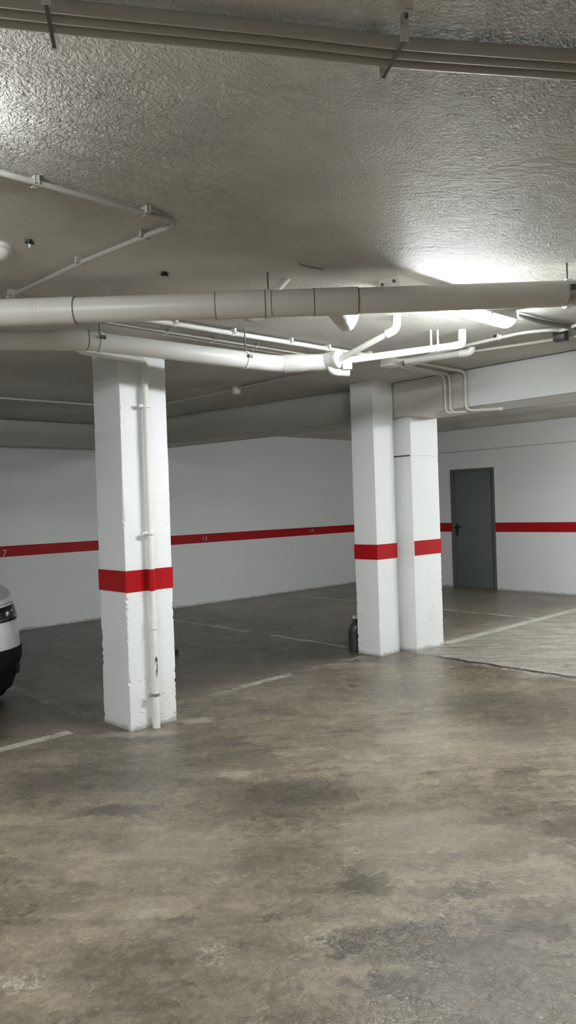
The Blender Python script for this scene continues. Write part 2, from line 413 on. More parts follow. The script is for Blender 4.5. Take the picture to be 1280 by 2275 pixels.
# ------------------------------------------------------------------ pillars
def pillar(x0, x1, y0, y1, top, seed, label, band=True, joint=None, chip=1.0):
    cx, cy = (x0+x1)/2, (y0+y1)/2
    t = thing('concrete_pillar', label, 'pillar', (cx, cy, 0), 'white pillars with a red band')
    rng = random.Random(seed)
    def shaft(z0, z1, grow=0.0):
        bm = bmesh.new(); n = max(6, int((z1-z0)/.012)); c = .009
        X0, X1, Y0, Y1 = x0-grow, x1+grow, y0-grow, y1+grow
        rings = []
        for i in range(n+1):
            z = z0+(z1-z0)*i/n; ring = []
            for (px, py, sx, sy) in ((X0, Y0, 1, 1), (X1, Y0, -1, 1), (X1, Y1, -1, -1), (X0, Y1, 1, -1)):
                e = mnoise.noise(V((px*9+seed, py*9, z*5)))*.45+mnoise.noise(V((px*9+seed, py*9, z*47)))*.75
                low = 1.0 if z < .95 else .35
                ch = c*.35+max(0, e-.10)*.045*low*chip
                ch = min(ch, .017)
                wob = mnoise.noise(V((px*3, py*3+seed, z*2.2)))*.0035
                A = V((px+sx*ch, py+wob, z)); Bp = V((px+wob, py+sy*ch, z))
                ring += [Bp, A] if sx*sy > 0 else [A, Bp]
            rings.append([bm.verts.new(q) for q in ring])
        for r0, r1 in zip(rings, rings[1:]):
            for k in range(8): bm.faces.new((r0[k], r0[(k+1) % 8], r1[(k+1) % 8], r1[k]))
        bm.faces.new(rings[0][::-1]); bm.faces.new(rings[-1]); return bm
    if joint: 
        obj('shaft', shaft(-.01, joint-.006), M_PILLAR, t, True, angle=20)
        obj('shaft_head', shaft(joint-.004, top, .001), M_PILLAR, t, True, angle=20)
        bm = B(x0-.0015, x0+.05, y0+.012, y1-.008, joint-.014, joint+.002); obj('joint', bm, M_SEAM, t, False)
    else: obj('shaft', shaft(-.01, top), M_PILLAR, t, True, angle=20)
    if band:
        e = .0045; bm = bmesh.new()
        if joint: box(bm, x0+.012, x1+e, y0-e, y1+e, BZ0+.008, BZ1+.006)
        else: box(bm, x0-e, x1+e, y0-e, y1+e, BZ0-.006, BZ1-.008)
        obj('red_band', bm, M_RED, t, False)
    return t
pillar(2.645, 3.025, 4.48, 4.845, CEIL, 3, 'white square pillar nearest the car, with a thin pipe running down its front')
pillar(5.62, 5.925, 4.735, 5.03, CEIL, 11, 'slim white pillar reaching the ceiling, left one of the close pair', chip=.5)
pillar(6.03, 6.495, 4.60, 5.0, 2.3855, 23, 'white pillar under the beam, right one of the close pair', joint=1.995, chip=.5)

# pipe down the first pillar
PX, PY = 2.822, 4.434
vp = thing('pillar_downpipe', 'thin white painted pipe clamped down the front of the pillar beside the car', 'pipe', (PX, PY, 0))
pp = [(PX, PY, .722), (PX, PY, 2.565), (2.36, 4.44, 2.575), (2.13, 4.20, 2.575)]
obj('pipe_run', T(pp, .0235, 20, .045), M_VPIPE, vp)
obj('lower_pipe', T([(PX, PY, -.005), (PX, PY, .73)], .0265, 20), M_VPIPE, vp)
bm = T([(PX, PY, .695), (PX, PY, .775)], .0290, 20); tube(bm, [(PX, PY, .69), (PX, PY, .705)], .0315, 20); obj('coupling', bm, M_VPIPE, vp)
for z, m in ((2.245, M_WPLAST), (1.36, M_WPLAST), (.232, M_STEEL)):
    bm = tube(bmesh.new(), [(PX, PY, z-.009), (PX, PY, z+.009)], .0315, 20)
    box(bm, PX-.058, PX-.022, PY-.012, PY+.008, z-.009, z+.012, .003); box(bm, PX-.012, PX+.012, PY+.01, PY+.0475, z-.01, z+.01)
    tube(bm, [(PX-.043, PY-.02, z+.002), (PX-.043, PY+.01, z+.002)], .006, 10)
    obj('pipe_clamp', bm, m, vp)
bm = tube(bmesh.new(), [(PX, PY, BZ0-.006), (PX, PY, BZ1-.006)], .0262, 24)
obj('red_band', bm, M_RED, vp)

# ------------------------------------------------------------------ drain pipes under the ceiling
HZ = 2.565
A0 = V((-.95, 6.126, HZ-.009)); A1 = V((5.15, .45, HZ+.012)); AD = (A1-A0).normalized()
big = thing('drain_pipe', 'fat grey plastic drain pipe crossing under the whole ceiling in front of the lamp', 'pipe', (2.6, 2.87, HZ))
RB = .066
obj('pipe_run', T([A0, A1], RB, 40), M_PVC, big)
def tpar(px):                      # distance along the pipe of a photo column
    d = _ray(px, 680); n = V((d.x*1, d.y*1, 0)); # solve in plan
    den = AD.x*d.y-AD.y*d.x; return (-(A0.x*d.y-A0.y*d.x))/den
def seg(bm, l0, l1, r): return tube(bm, [A0+AD*l0, A0+AD*l1], r, 40)
for p0, p1 in ((-40, 168), (480, 590), (698, 795)):
    l0, l1 = tpar(p0), tpar(p1); c = obj('coupling', seg(bmesh.new(), l0, l1, RB+.0045), M_PVC, big)
    for l in (l0, l1): obj('joint_ring', seg(bmesh.new(), l-.002, l+.002, RB+.0052), M_SEAM, c)
bm = seg(bmesh.new(), tpar(605), tpar(697), RB+.003); obj('sleeve', bm, M_PVC, big)
for k, px in enumerate((75, 81, 88)):
    l = tpar(px); obj('raised_rib', seg(bmesh.new(), l-.003, l+.003, RB+.0062), M_PVC, big)
for px in (597, 1262):
    l = tpar(px); q = A0+AD*l
    c = obj('hanger_clamp', seg(bmesh.new(), l-.013, l+.013, RB+.008), M_PVC if px < 700 else M_STEEL, big)
    obj('hanger_rod', T([q+V((0, 0, RB)), V((q.x, q.y, CEIL+.01))], .0045, 10), M_STEELD, c)
    side = V((AD.y, -AD.x, 0)); side = side if side.dot(FW) < 0 else -side
    if px > 700:
        bm = bmesh.new(); obox(bm, q+side*(RB+.012)+V((0, 0, .012)), AD, side, V((0, 0, 1)), .012, .008, .012, .002); obj('clamp_screw', bm, M_STEELD, c)
# branches on the far side of the fat pipe
back = V((AD.y, -AD.x, 0)); back = back if back.dot(FW) > 0 else -back
def branch(px, out, drop, r, lift_px):
    l = tpar(px); q = A0+AD*l
    p1 = q+back*.02+V((0, 0, -.02)); p2 = q+back*out-AD*(-.06)+V((0, 0, -drop))
    return q, p1, p2
q = A0+AD*tpar(535)
e = onz(640, 621, CEIL)
obj('branch_pipe', T([q+V((0, 0, -.02)), q+AD*.04+back*.09+V((0, 0, -.044)), q+AD*.10+back*.12+V((0, 0, -.02))], .032, 20, .05), M_PVC, big)
obj('branch_pipe', T([q+AD*.07+back*.11+V((0, 0, -.03)), q+AD*.12+back*.10+V((0, 0, .03)), e+V((0, 0, .01))], .0175, 16, .04), M_PVCW, big)
q = A0+AD*tpar(738)
obj('branch_pipe', T([q+V((0, 0, -.025)), q+AD*.05+back*.10+V((0, 0, -.058))], .046, 24), M_PVC, big)
obj('branch_elbow', T([q+AD*.035+back*.08+V((0, 0, -.050)), q+AD*.085+back*.17+V((0, 0, -.088)), q+AD*.13+back*.30+V((0, 0, -.005)), q+AD*.15+back*.50+V((0, 0, CEIL-HZ+.02))], .040, 24, .06), M_PVCW, big)

sec = thing('branched_drain_pipe', 'pale drain pipe behind the fat one, ending in a capped hub with two thin arms', 'pipe', (3.0, 3.9, 2.53))
p2 = [V((-.64, 6.15, 2.56)), V((2.16, 4.05, 2.552)), V((3.50, 3.80, 2.510)), V((3.735, 3.55, 2.508))]
RS = .058
obj('pipe_run', T(p2, RS, 32, .10), M_PVCW, sec)
d2 = (p2[2]-p2[1]).normalized(); d1 = (p2[1]-p2[0]).normalized(); d3 = (p2[3]-p2[2]).normalized()
c = obj('coupling', T([p2[1]-d1*.16, p2[1]-d1*.005, p2[1]+d2*.02], RS+.0045, 32), M_PVCW, sec)
obj('joint_ring', T([p2[1]+d2*.016, p2[1]+d2*.020], RS+.0055, 32), M_SEAM, c)
obj('coupling', T([p2[2]+d3*.05, p2[2]+d3*.19], RS+.005, 32), M_PVCW, sec)
for l in (.10, 1.11):
    q = p2[1]+d2*l
    c = obj('hanger_clamp', T([q-d2*.010, q+d2*.010], RS+.0045, 32), M_WPLAST, sec)
    obj('hanger_rod', T([q+V((0, 0, RS)), V((q.x, q.y, CEIL+.01))], .005, 10), M_STEELD, c)
    fr = V((d2.y, -d2.x, 0)); fr = fr if fr.dot(FW) < 0 else -fr
    bm = bmesh.new(); obox(bm, q+fr*(RS+.008)+V((0, 0, .015)), d2, fr, V((0, 0, 1)), .013, .008, .009, .002); obj('clamp_screw', bm, M_STEELD, c)
hub = V((3.745, 3.47, 2.515)); tow = V((-FW.x, -FW.y, 0)).normalized(); hubax = V((.15, -1, .02)).normalized()
obj('hub', T([hub-hubax*.10, hub+hubax*.01], .058, 32), M_PVCW, sec)
obj('hub_cap', T([hub+hubax*.005, hub+hubax*.028, hub+hubax*.036], [.062, .062, .054], 32), M_PVCW, sec)
t1 = onz(868, 738, 2.63); c1 = onz(877, 704, CEIL)
arm = obj('thin_arm', T([hub+hubax*.03+V((.0, 0, -.005)), t1], .0205, 18), M_COND, sec)
ti = (t1-hub).normalized()
obj('arm_elbow', T([t1-ti*.03, t1+ti*.045, V((t1.x+ti.x*.05, t1.y+ti.y*.05, CEIL+.01))], .027, 20, .04), M_PVCW, arm)
t2 = onz(1024, 766, 2.625); t0 = hub+V((.08, .02, .0))
arm = obj('thin_arm', T([hub+V((.0, .03, 0)), t0, t2], .0245, 18), M_PVCW, sec)
tj = (t2-t0).normalized()
obj('arm_elbow', T([t2-tj*.05, t2+tj*.01, V((t2.x+tj.x*.012, t2.y+tj.y*.012, CEIL+.01))], .028, 20, .035), M_PVCW, arm)
for k in (-.22, -.17):
    q = t2+tj*k; bm = T([q+V((0, 0, .02)), V((q.x, q.y, CEIL+.01))], .007, 10)
    tube(bm, [q-tj*.008, q+tj*.008], .028, 18); obj('strap', bm, M_WPLAST, arm)
# fittings below the hub
lo = hub+V((-.02, .04, -.085))
rd = V((RT.x, RT.y, 0)).normalized()
obj('cleanout_branch', T([hub+V((-.02, .05, -.03)), lo+rd*.02, lo+rd*.135+V((0, 0, -.008))], .026, 18, .03), M_PVCW, sec)
bm = bmesh.new(); obox(bm, hub+rd*.075+V((0, 0, -.052)), rd, V((FW.x, FW.y, 0)).normalized(), V((0, 0, 1)), .032, .03, .022, .004); obj('side_socket', bm, M_PVCW, sec)
# elbowed drain stub further back
e0 = onz(900, 803, 2.655); e1 = onz(1036, 784, 2.665)
stub = thing('elbowed_pipe', 'dull waste pipe with an up-turned elbow just behind the branched drain pipe', 'pipe', e0)
ej = (e1-e0).normalized()
obj('pipe_run', T([e0, e1], .026, 18), M_COND, stub)
obj('elbow', T([e1-ej*.05, e1+ej*.04, V((e1.x+ej.x*.042, e1.y+ej.y*.042, CEIL+.01))], .030, 20, .035), M_CONDW, stub)

# ------------------------------------------------------------------ conduits
def clip_bm(q, t, r, tab=True, up=None):
    bm = tube(bmesh.new(), [q-t*.007, q+t*.007], r+.004, 14)
    side = V((t.y, -t.x, 0)).normalized()
    side = side if side.dot(FW) < 0 else -side
    obox(bm, V((q.x, q.y, q.z+r*.5+.003))+side*.006, t, side, V((0, 0, 1)), .008, r+.012, r*.5+.008, .002)
    return bm
def conduit(name, label, pts, r, mat, rad=.05, clips=(), cmat=None, cat='conduit', group=None):
    t = thing(name, label, cat, pts[0], group)
    obj('tube', T(pts, r, 14, rad), mat, t)
    for c in clips:
        q, tt = along(pts, c); obj('clip', clip_bm(q, tt, r), cmat or M_WPLAST, t)
    return t
# three fat ones at the top
b0 = [V((.05, 2.085, 2.705)), V((.733, 1.70, 2.705)), V((1.32, 1.335, 2.700)), V((1.545, 1.205, 2.698)), V((1.985, .92, 2.702)), V((2.9, .33, 2.705))]
dirb = V((.85, -.53, 0)).normalized(); ofs = V((.53, .85, 0)).normalized()
for k, nm in ((-1, 'upper'), (0, 'middle'), (1, 'lower')):
    t = thing('ceiling_conduit', {'upper': 'thick conduit along the top of the picture, uppermost of its bundle of three', 'middle': 'thick conduit along the top of the picture, middle of its bundle of three', 'lower': 'thick conduit along the top of the picture, lowest of its bundle of three'}[nm], 'conduit', b0[1]+ofs*k*.0385, 'bundle of three thick conduits')
    obj('tube', T([q+ofs*k*.0385-V((0, 0, .006)) for q in b0], .0160, 20, .3), M_CONDM, t)
def hanger(c, label):
    t = thing('conduit_hanger', label, 'bracket', (c.x, c.y, CEIL), 'hangers holding the conduit bundle')
    zz = 2.6925-.0185
    bm = bmesh.new(); obox(bm, V((c.x, c.y, zz)), ofs, dirb, V((0, 0, 1)), .084, .0045, .0015); obj('strap', bm, M_STEELD, t)
    for k in (-1, 1):
        e = c+ofs*k*.083
        bm = bmesh.new(); obox(bm, V((e.x, e.y, (zz+CEIL)/2)), ofs, dirb, V((0, 0, 1)), .0015, .011, (CEIL-zz)/2+.004)
        obox(bm, V((e.x, e.y, CEIL-.002))+ofs*k*.014, ofs, dirb, V((0, 0, 1)), .016, .013, .0025, .001)
        obj('foot', bm, M_ZINC, t)
        bm = tube(bmesh.new(), [V((e.x, e.y, CEIL))+ofs*k*.016, V((e.x, e.y, CEIL-.012))+ofs*k*.016], .005, 8); obj('bolt', bm, M_STEELD, t)
hanger(V((1.552, 1.20, 0)), 'small metal hanger with bright feet strapping the bundle of three conduits')
hanger(V((.82, 1.645, 0)), 'dull hanger strapping the conduit bundle at the top left corner')

Z = 2.705
vpts = [onz(-160, 342, Z), onz(0, 384, Z), onz(385, 489, Z), onz(374, 507, Z), onz(178, 584, Z), onz(22, 660, Z), onz(-20, 676, Z)]
corner = onz(398, 494, Z)
vp_ = [vpts[0], vpts[1], corner, vpts[4], onz(40, 650, Z), onz(17, 661, Z)]
vc = thing('angled_conduit', 'thin conduit turning a sharp corner on the ceiling above the car', 'conduit', vpts[1])
obj('tube', T(vp_, .0115, 14, .07), M_CONDM, vc)
for (x, y, tx, ty) in ((75, 409, 1, .27), (322, 473, 1, .27), (323, 526, -1, .4), (180, 583, -1, .42), (30, 655, -1, .44)):
    q = onz(x, y, Z); tt = (onz(x+20*tx, y+20*ty, Z)-q).normalized()
    obj('clip', clip_bm(q, tt, .0115), M_CONDM, vc)
conduit('short_conduit', 'short conduit meeting the angled one above the left end of the fat pipe', [onz(36, 664, Z), onz(90, 671, Z), onz(150, 678, Z)], .011, M_COND, .1)
bm = bmesh.new(); q = onz(-16, 668, 2.70); obox(bm, q, dirb, ofs, V((0, 0, 1)), .045, .045, .028, .006)
jb = thing('junction_box', 'grey junction box on the ceiling at the left edge above the fat pipe', 'junction box', (q.x, q.y, CEIL)); obj('box_body', bm, M_COND, jb)
bm = bmesh.new(); obox(bm, q-V((0, 0, .030)), dirb, ofs, V((0, 0, 1)), .042, .042, .003, .002); obj('lid', bm, M_CONDW, jb)

conduit('ceiling_conduit', 'pale thick conduit along the ceiling just behind the fat pipe, brightest of three parallel ones', [(1.9, 3.92, 2.698), (4.62, 3.85, 2.698)], .0165, M_PVCW, None, (.30, .47, .66, .80, .97))
conduit('ceiling_conduit', 'thin conduit, upper of the close thin pair behind the fat pipe', [onz(160, 702, 2.69), onz(255, 717.5, 2.69), onz(740, 796, 2.69)], .0095, M_PVCW, None, (.30, .47, .64))
conduit('ceiling_conduit', 'thin conduit, lower of the close thin pair behind the fat pipe', [onz(160, 706, 2.69), onz(255, 723, 2.69), onz(735, 803, 2.69)], .0095, M_PVCW, None, (.29, .46, .63))
Z2 = 2.708
conduit('ceiling_conduit', 'pale thin conduit from the elbowed arm to the right edge, passing under the lamp', [onz(846, 806, Z2), onz(930, 795, Z2), onz(1034, 768, Z2), onz(1161, 739, Z2), onz(1225, 733, Z2), onz(1247, 735, Z2), onz(1280, 722, Z2), onz(1360, 700, Z2)], .012, M_CONDW, .08, (.55,))
conduit('ceiling_conduit', 'dull thin conduit nearest the beam on the right, ending at a black box', [onz(900, 812, Z2), onz(1048, 780, Z2), onz(1158, 765, Z2), onz(1256, 750, Z2), onz(1340, 738, Z2)], .012, M_CONDW, .1, (.35,))
q = onz(1246, 747, 2.70)
jb = thing('junction_box', 'small black box joining the conduits near the right edge', 'junction box', (q.x, q.y, CEIL))
bm = bmesh.new(); obox(bm, q, V((0, 1, 0)), V((1, 0, 0)), V((0, 0, 1)), .045, .035, .03, .005); obj('box_body', bm, M_STEELD, jb)
bm = bmesh.new(); obox(bm, q-V((0, 0, .032)), V((0, 1, 0)), V((1, 0, 0)), V((0, 0, 1)), .042, .032, .003, .001); obj('lid', bm, M_BLACK, jb)
q = onz(869, 806, 2.695)
jb = thing('junction_box', 'flat pale junction box on the ceiling in front of the slim pillar', 'junction box', (q.x, q.y, CEIL))
bm = bmesh.new(); obox(bm, q+V((0, 0, .005)), V((1, 0, 0)), V((0, 1, 0)), V((0, 0, 1)), .07, .06, .03, .006); obj('box_body', bm, M_COND, jb)
bm = bmesh.new(); obox(bm, q-V((0, 0, .028)), V((1, 0, 0)), V((0, 1, 0)), V((0, 0, 1)), .072, .062, .004, .003); obj('lid', bm, M_PVCW, jb)
# three conduits bent over the beam
XF = 5.897
def over(px0, py0, pxb, ez, yb, ye, label, start, rr=.0125):
    pts = [start, V((XF, yb, 2.705)), V((XF, yb, 2.345)), V((ye[0], ye[1], 2.346))]
    t = conduit('beam_conduit', label, pts, rr, M_CONDW, .06, (), group='conduits bent over the beam')
    tip = pts[-1]; dd = (pts[-1]-pts[-2]).normalized()
    obj('open_end', T([tip-dd*.03, tip+dd*.012], rr+.004, 14), M_WPLAST, t)
S = onz(905, 812, 2.705)
over(0, 0, 0, 0, 4.075, (6.02, 3.80), 'leftmost of three conduits bent down over the beam face', S+V((.0, .06, 0)))
over(0, 0, 0, 0, 4.02, (6.055, 3.725), 'middle of three conduits bent down over the beam face', S+V((.0, .0, 0)))
over(0, 0, 0, 0, 3.85, (6.09, 3.60), 'rightmost of three conduits bent over the beam, apart from the other two', onz(930, 805, 2.705))
# far ceiling run with its round box
cf = [V((1.0, 7.50, 2.71)), V((4.70, 7.42, 2.71)), V((4.72, 5.76, 2.71)), V((4.70, 4.3, 2.71))]
ct = conduit('ceiling_conduit', 'thin grey conduit with a round box, on the dark ceiling behind the two pillars', cf, .012, M_COND, .08, ())
bm = tube(bmesh.new(), [V((4.73, 5.76, CEIL+.005)), V((4.73, 5.76, 2.695)), V((4.73, 5.76, 2.66)), V((4.73, 5.76, 2.652))], [.05, .05, .046, .03], 24); obj('round_box', bm, M_COND, ct)
conduit('lamp_conduit', 'grey conduit running from the end of the lit lamp to the right', [V((4.40, 2.47, 2.705)), V((4.75, 2.45, 2.705)), V((5.06, 2.41, 2.707)), V((5.3, 2.40, 2.707))], .0155, M_CONDD, None, (), cat='conduit')

# little black anchors left in the ceiling
for x, y, lab in ((65, 533, 'black plug with a white stud in the ceiling inside the corner of the angled conduit'), (365, 605, 'small black plug in the ceiling above the fat pipe, left of the lamp'), (1102, 744, 'black plug in the ceiling just behind the lit lamp')):
    q = onz(x, y, CEIL); t = thing('ceiling_anchor', lab, 'anchor', q, 'black ceiling plugs')
    bm = tube(bmesh.new(), [q+V((0, 0, .005)), q-V((0, 0, .012)), q-V((0, 0, .018))], [.014, .012, .008], 10)
    for k in range(5):
        a = k*1.3; e = q+V((math.cos(a)*.016, math.sin(a)*.016, -.010)); tube(bm, [q-V((0, 0, .006)), e, e+V((.004, 0, -.006))], .005, 8)
    obj('plug', bm, M_BLACK, t)
    if x == 65: obj('stud', T([q-V((0, 0, .01)), q-V((0, 0, .034))], .0045, 8), M_WPLAST, t)
wp = [onz(664, 586, CEIL-.004), onz(676, 590, CEIL-.008), onz(692, 594, CEIL-.006), onz(718, 599, CEIL-.004)]
tag(obj('loose_wire', T(wp, .0022, 8, .03), M_STEELD, None, True, wp[0]), 'short loose dark wire on the ceiling above the fat pipe', 'wire')
q = onz(-8, 545, CEIL)
ds = thing('ceiling_sensor', 'white dome of a ceiling fitting just cut by the left edge', 'sensor', q)
bm = tube(bmesh.new(), [q+V((0, 0, .005)), q-V((0, 0, .022))], .062, 28); obj('base', bm, M_WPLAST, ds)
bm = tube(bmesh.new(), [q-V((0, 0, .018))]+[q-V((0, 0, .018+.05*math.sin(a*PI/16))) for a in range(1, 8)], [.054]+[.054*math.cos(a*PI/16) for a in range(1, 8)], 28); obj('dome', bm, M_WPLAST, ds)

# ------------------------------------------------------------------ batten lamps
def lamp(cx, cy, label, glow=None):
    L, ztop = .605, CEIL
    t = thing('batten_lamp', label, 'lamp', (cx, cy, CEIL), 'strip lamps on the ceiling')
    def prof(bm, x0, x1, pr):
        r0 = [bm.verts.new((x0, cy+py, pz)) for py, pz in pr]; r1 = [bm.verts.new((x1, cy+py, pz)) for py, pz in pr]; n = len(pr)
        for k in range(n): bm.faces.new((r0[k], r0[(k+1) % n], r1[(k+1) % n], r1[k]))
        bm.faces.new(r0[::-1]); bm.faces.new(r1); return bm
    hp = [(-.066, ztop+.004), (.066, ztop+.004), (.074, ztop-.063), (.067, ztop-.063), (.066, ztop-.040), (-.066, ztop-.040), (-.067, ztop-.063), (-.074, ztop-.063)]
    obj('housing', prof(bmesh.new(), cx-L, cx+L, hp), M_WPLAST, t, False)
    dp = [(-.064, ztop-.041)]+[(-.064*math.cos(a*PI/10)*(1 if 0 < a < 10 else 1), ztop-.041-.020-.040*math.sin(a*PI/10)) for a in range(0, 11)]+[(.064, ztop-.041)]
    obj('diffuser', prof(bmesh.new(), cx-L+.05, cx+L-.006, dp), glow or M_GLOW, t, True)
    ep = [(-.067, ztop-.0405)]+[(-.067*math.cos(a*PI/10), ztop-.041-.018-.042*math.sin(a*PI/10)) for a in range(0, 11)]+[(.067, ztop-.0405)]
    obj('end_cap', prof(bmesh.new(), cx-L-.004, cx-L+.05, ep), M_WPLAST, t, True)
    for yy in (-.04, .04):
        bm = tube(bmesh.new(), [(cx-L-.012, cy+yy, ztop-.03), (cx-L+.004, cy+yy, ztop-.03)], .008, 12); obj('screw', bm, M_STEELD, t)
    obj('cable_gland', T([(cx+L-.005, cy, ztop-.028), (cx+L+.022, cy, ztop-.028)], .017, 16), M_WPLAST, t)
    for xx in (cx-L*.5, cx+L*.5):
        for sy in (-1, 1):
            bm = B(xx-.012, xx+.012, cy+sy*.0735-.003, cy+sy*.0735+.003, ztop-.072, ztop-.040, bev=.001); obj('side_clip', bm, M_WPLAST, t, False)
    return t
lamp(3.755, 2.515, 'lit strip lamp on the ceiling, half hidden behind the fat drain pipe')
lamp(.12, 2.26, 'lit strip lamp on the ceiling left of the picture', M_GLOWOLD)
lamp(8.3, 2.515, 'lit strip lamp on the ceiling beyond the beam, right of the picture', M_GLOWNEW)
lamp(-3.6, 2.26, 'lit strip lamp added out of view at the far left to brighten the back wall', M_GLOWNEW)  # extra unseen lamp, added to lift the back wall's brightness

# ------------------------------------------------------------------ small things on the floor
q = V((5.70, 5.13, 0))
cn = thing('ribbed_container', 'dark ribbed container with a pale rim on the floor behind the slim pillar', 'container', q)
prof = [(0, .088), (.02, .095)]
for k in range(7): prof += [(.04+k*.028, .094), (.054+k*.028, .090)]
prof += [(.245, .085), (.28, .06), (.30, .03), (.335, .028)]
obj('body', tube(bmesh.new(), [q+V((0, 0, z)) for z, r in prof], [r*.8 for z, r in prof], 24), simple('smoky plastic', (.045, .043, .038), .3), cn)
obj('cap', T([q+V((0, 0, .332)), q+V((0, 0, .362))], .03, 20), M_COND, cn)
q = onz(389.5, 1453, 0)
bm = bmesh.new(); obox(bm, q+V((0, 0, .024)), V((.9, .4, 0)).normalized(), V((-.4, .9, 0)).normalized(), V((0, 0, 1)), .03, .025, .024, .008)
tag(obj('rubber_block', bm, M_BLACK, None, True, q), 'small black block on the floor peeking out from behind the nearest pillar', 'block')

# ------------------------------------------------------------------ the parked car
CX, CY, HW, LEN = 1.572, 5.40, .905, 4.25
car = thing('car', 'white car with black lower bumper parked nose-out at the left edge', 'car', (CX, CY+LEN/2, 0))
def outline(z, n=14):
    """half outline in plan (x >= 0) from the nose to the tail, bulging with height"""
    k = 1-max(0, (.42-z))*.20-max(0, z-.50)*.125
    nose = .04+max(0, .40-z)*.45+max(0, z-.66)*.42
    tail = LEN-.04-max(0, .40-z)*.4-max(0, z-.85)*.25
    hw = HW*k; out = [(0, nose)]
    for i in range(1, n+1):        # rounded front corner: superellipse
        a = (i/n)*PI/2; ex = 2/2.9
        out.append((hw*math.sin(a)**ex, nose+.62*(1-math.cos(a)**ex)))
    for i in range(1, 12): out.append((hw, nose+.62+(tail-.4-nose-.62)*i/12))
    for i in range(0, n+1):
        a = (i/n)*PI/2; ex = 2/3.2
        out.append((hw*math.cos(a)**ex, tail-.4+.4*math.sin(a)**ex))
    out[-1] = (0, out[-1][1]); return out
def W(x, y, z): return V((CX+x, CY+y, z))
def shell(bm, levels, zf=None, cap_top=True, cap_bot=True, ol=outline):
    rings = []
    for z in levels:
        h = ol(z); full = h+[(-x, y) for x, y in h[-2:0:-1]]
        rings.append([bm.verts.new(W(x, y, zf(z, y) if zf else z)) for x, y in full])
    n = len(rings[0])
    for a, b in zip(rings, rings[1:]):
        for i in range(n): bm.faces.new((a[i], a[(i+1) % n], b[(i+1) % n], b[i]))
    def cap(r):                    # bridge left and right halves so that the lid stays a clean grid
        m = n//2
        for i in range(m):
            l = [r[i], r[i+1], r[(n-i-1) % n], r[(n-i) % n]]; u = []
            for v in l:
                if v not in u: u.append(v)
            if len(u) > 2:
                try: bm.faces.new(u)
                except ValueError: pass
    if cap_top: cap(rings[-1])
    if cap_bot: cap(rings[0])
    return bm
def ztop(z, y):
    t = max(0, min(1, (z-.68)/.17))
    rise = .18*min(1, max(0, (y-.15))/1.1)
    return z+t*rise
obj('body', shell(bmesh.new(), [.50, .56, .62, .68, .73, .78, .81, .835, .85], ztop), M_CAR, car, True, angle=50)
def clad_ol(z):
    h = outline(z); return [(x*1.006, y-.004 if y < 1 else y) for x, y in h]
obj('lower_cladding', shell(bmesh.new(), [.17, .20, .26, .34, .42, .47, .502], None, True, True, clad_ol), M_CLAD, car, True, angle=50)
# cabin
def cab(z):
    t = (z-1.02)/.50; hw = .80-.17*t; y0 = 1.05+.78*t; y1 = 4.10-.42*t; n = 8; out = [(0, y0-.06)]
    for i in range(0, n+1):
        a = i/n*PI/2; out.append((hw*math.sin(a)**.5 if i else .001, y0-.06+.16*(1-math.cos(a)**.6)))
    for i in range(1, 8): out.append((hw, y0+.10+(y1-.25-y0-.10)*i/8))
    for i in range(0, n+1):
        a = i/n*PI/2; out.append((hw*math.cos(a)**.6, y1-.25+.25*math.sin(a)**.6))
    out[-1] = (0, y1); return out
obj('glasshouse', shell(bmesh.new(), [1.02, 1.15, 1.30, 1.44], None, True, True, cab), M_CGLASS, car, True, angle=45)
obj('roof', shell(bmesh.new(), [1.435, 1.475, 1.50, 1.512], None, True, True, lambda z: [(x*.985, y) for x, y in cab(min(z, 1.46))] if z < 1.49 else [(x*(.93 if z < 1.505 else .8), y+(.05 if y < 2.5 else -.05)) for x, y in cab(1.46)]), M_CAR, car, True, angle=50)
for sx in (-1, 1):
    for y0, y1 in ((1.80, 1.20), (2.62, 2.60), (3.75, 3.95)):
        obj('window_pillar', T([W(sx*(.655 if y0 < 3 else .655), y0, 1.45), W(sx*.795, y1, 1.02)], .028, 10), M_CAR, car)
# headlights, grille, plate, lamps, wheels, mirrors
def patch(i0, i1, z0f, z1f, off, nz=6, sx=1):
    """a shell lifted off the body between two places of the outline"""
    bm = bmesh.new(); cols = []
    steps = 22
    for a in range(steps+1):
        f = i0+(i1-i0)*a/steps; col = []
        for b in range(nz+1):
            z = z0f(a/steps)+(z1f(a/steps)-z0f(a/steps))*b/nz
            h = outline(z, 14); i = int(f); g = f-i
            x = h[i][0]*(1-g)+h[i+1][0]*g; y = h[i][1]*(1-g)+h[i+1][1]*g
            dx, dy = h[i+1][1]-h[i][1], -(h[i+1][0]-h[i][0]); L = math.hypot(dx, dy) or 1
            e = off*(1 if 0 < a < steps and 0 < b < nz else -.6)
            col.append(bm.verts.new(W(sx*(x+dx/L*e), y+dy/L*e, ztop(z, y))))
        cols.append(col)
    for c, d in zip(cols, cols[1:]):
        for b in range(nz): bm.faces.new((c[b], c[b+1], d[b+1], d[b]))
    return bm
def on_body(f, z, sx, off):
    h = outline(z, 14); i = int(f); g = f-i
    x = h[i][0]*(1-g)+h[i+1][0]*g; y = h[i][1]*(1-g)+h[i+1][1]*g
    dx, dy = h[i+1][1]-h[i][1], -(h[i+1][0]-h[i][0]); L = math.hypot(dx, dy) or 1
    return W(sx*(x+dx/L*off), y+dy/L*off, ztop(z, y)), V((sx*dx/L, dy/L, 0))
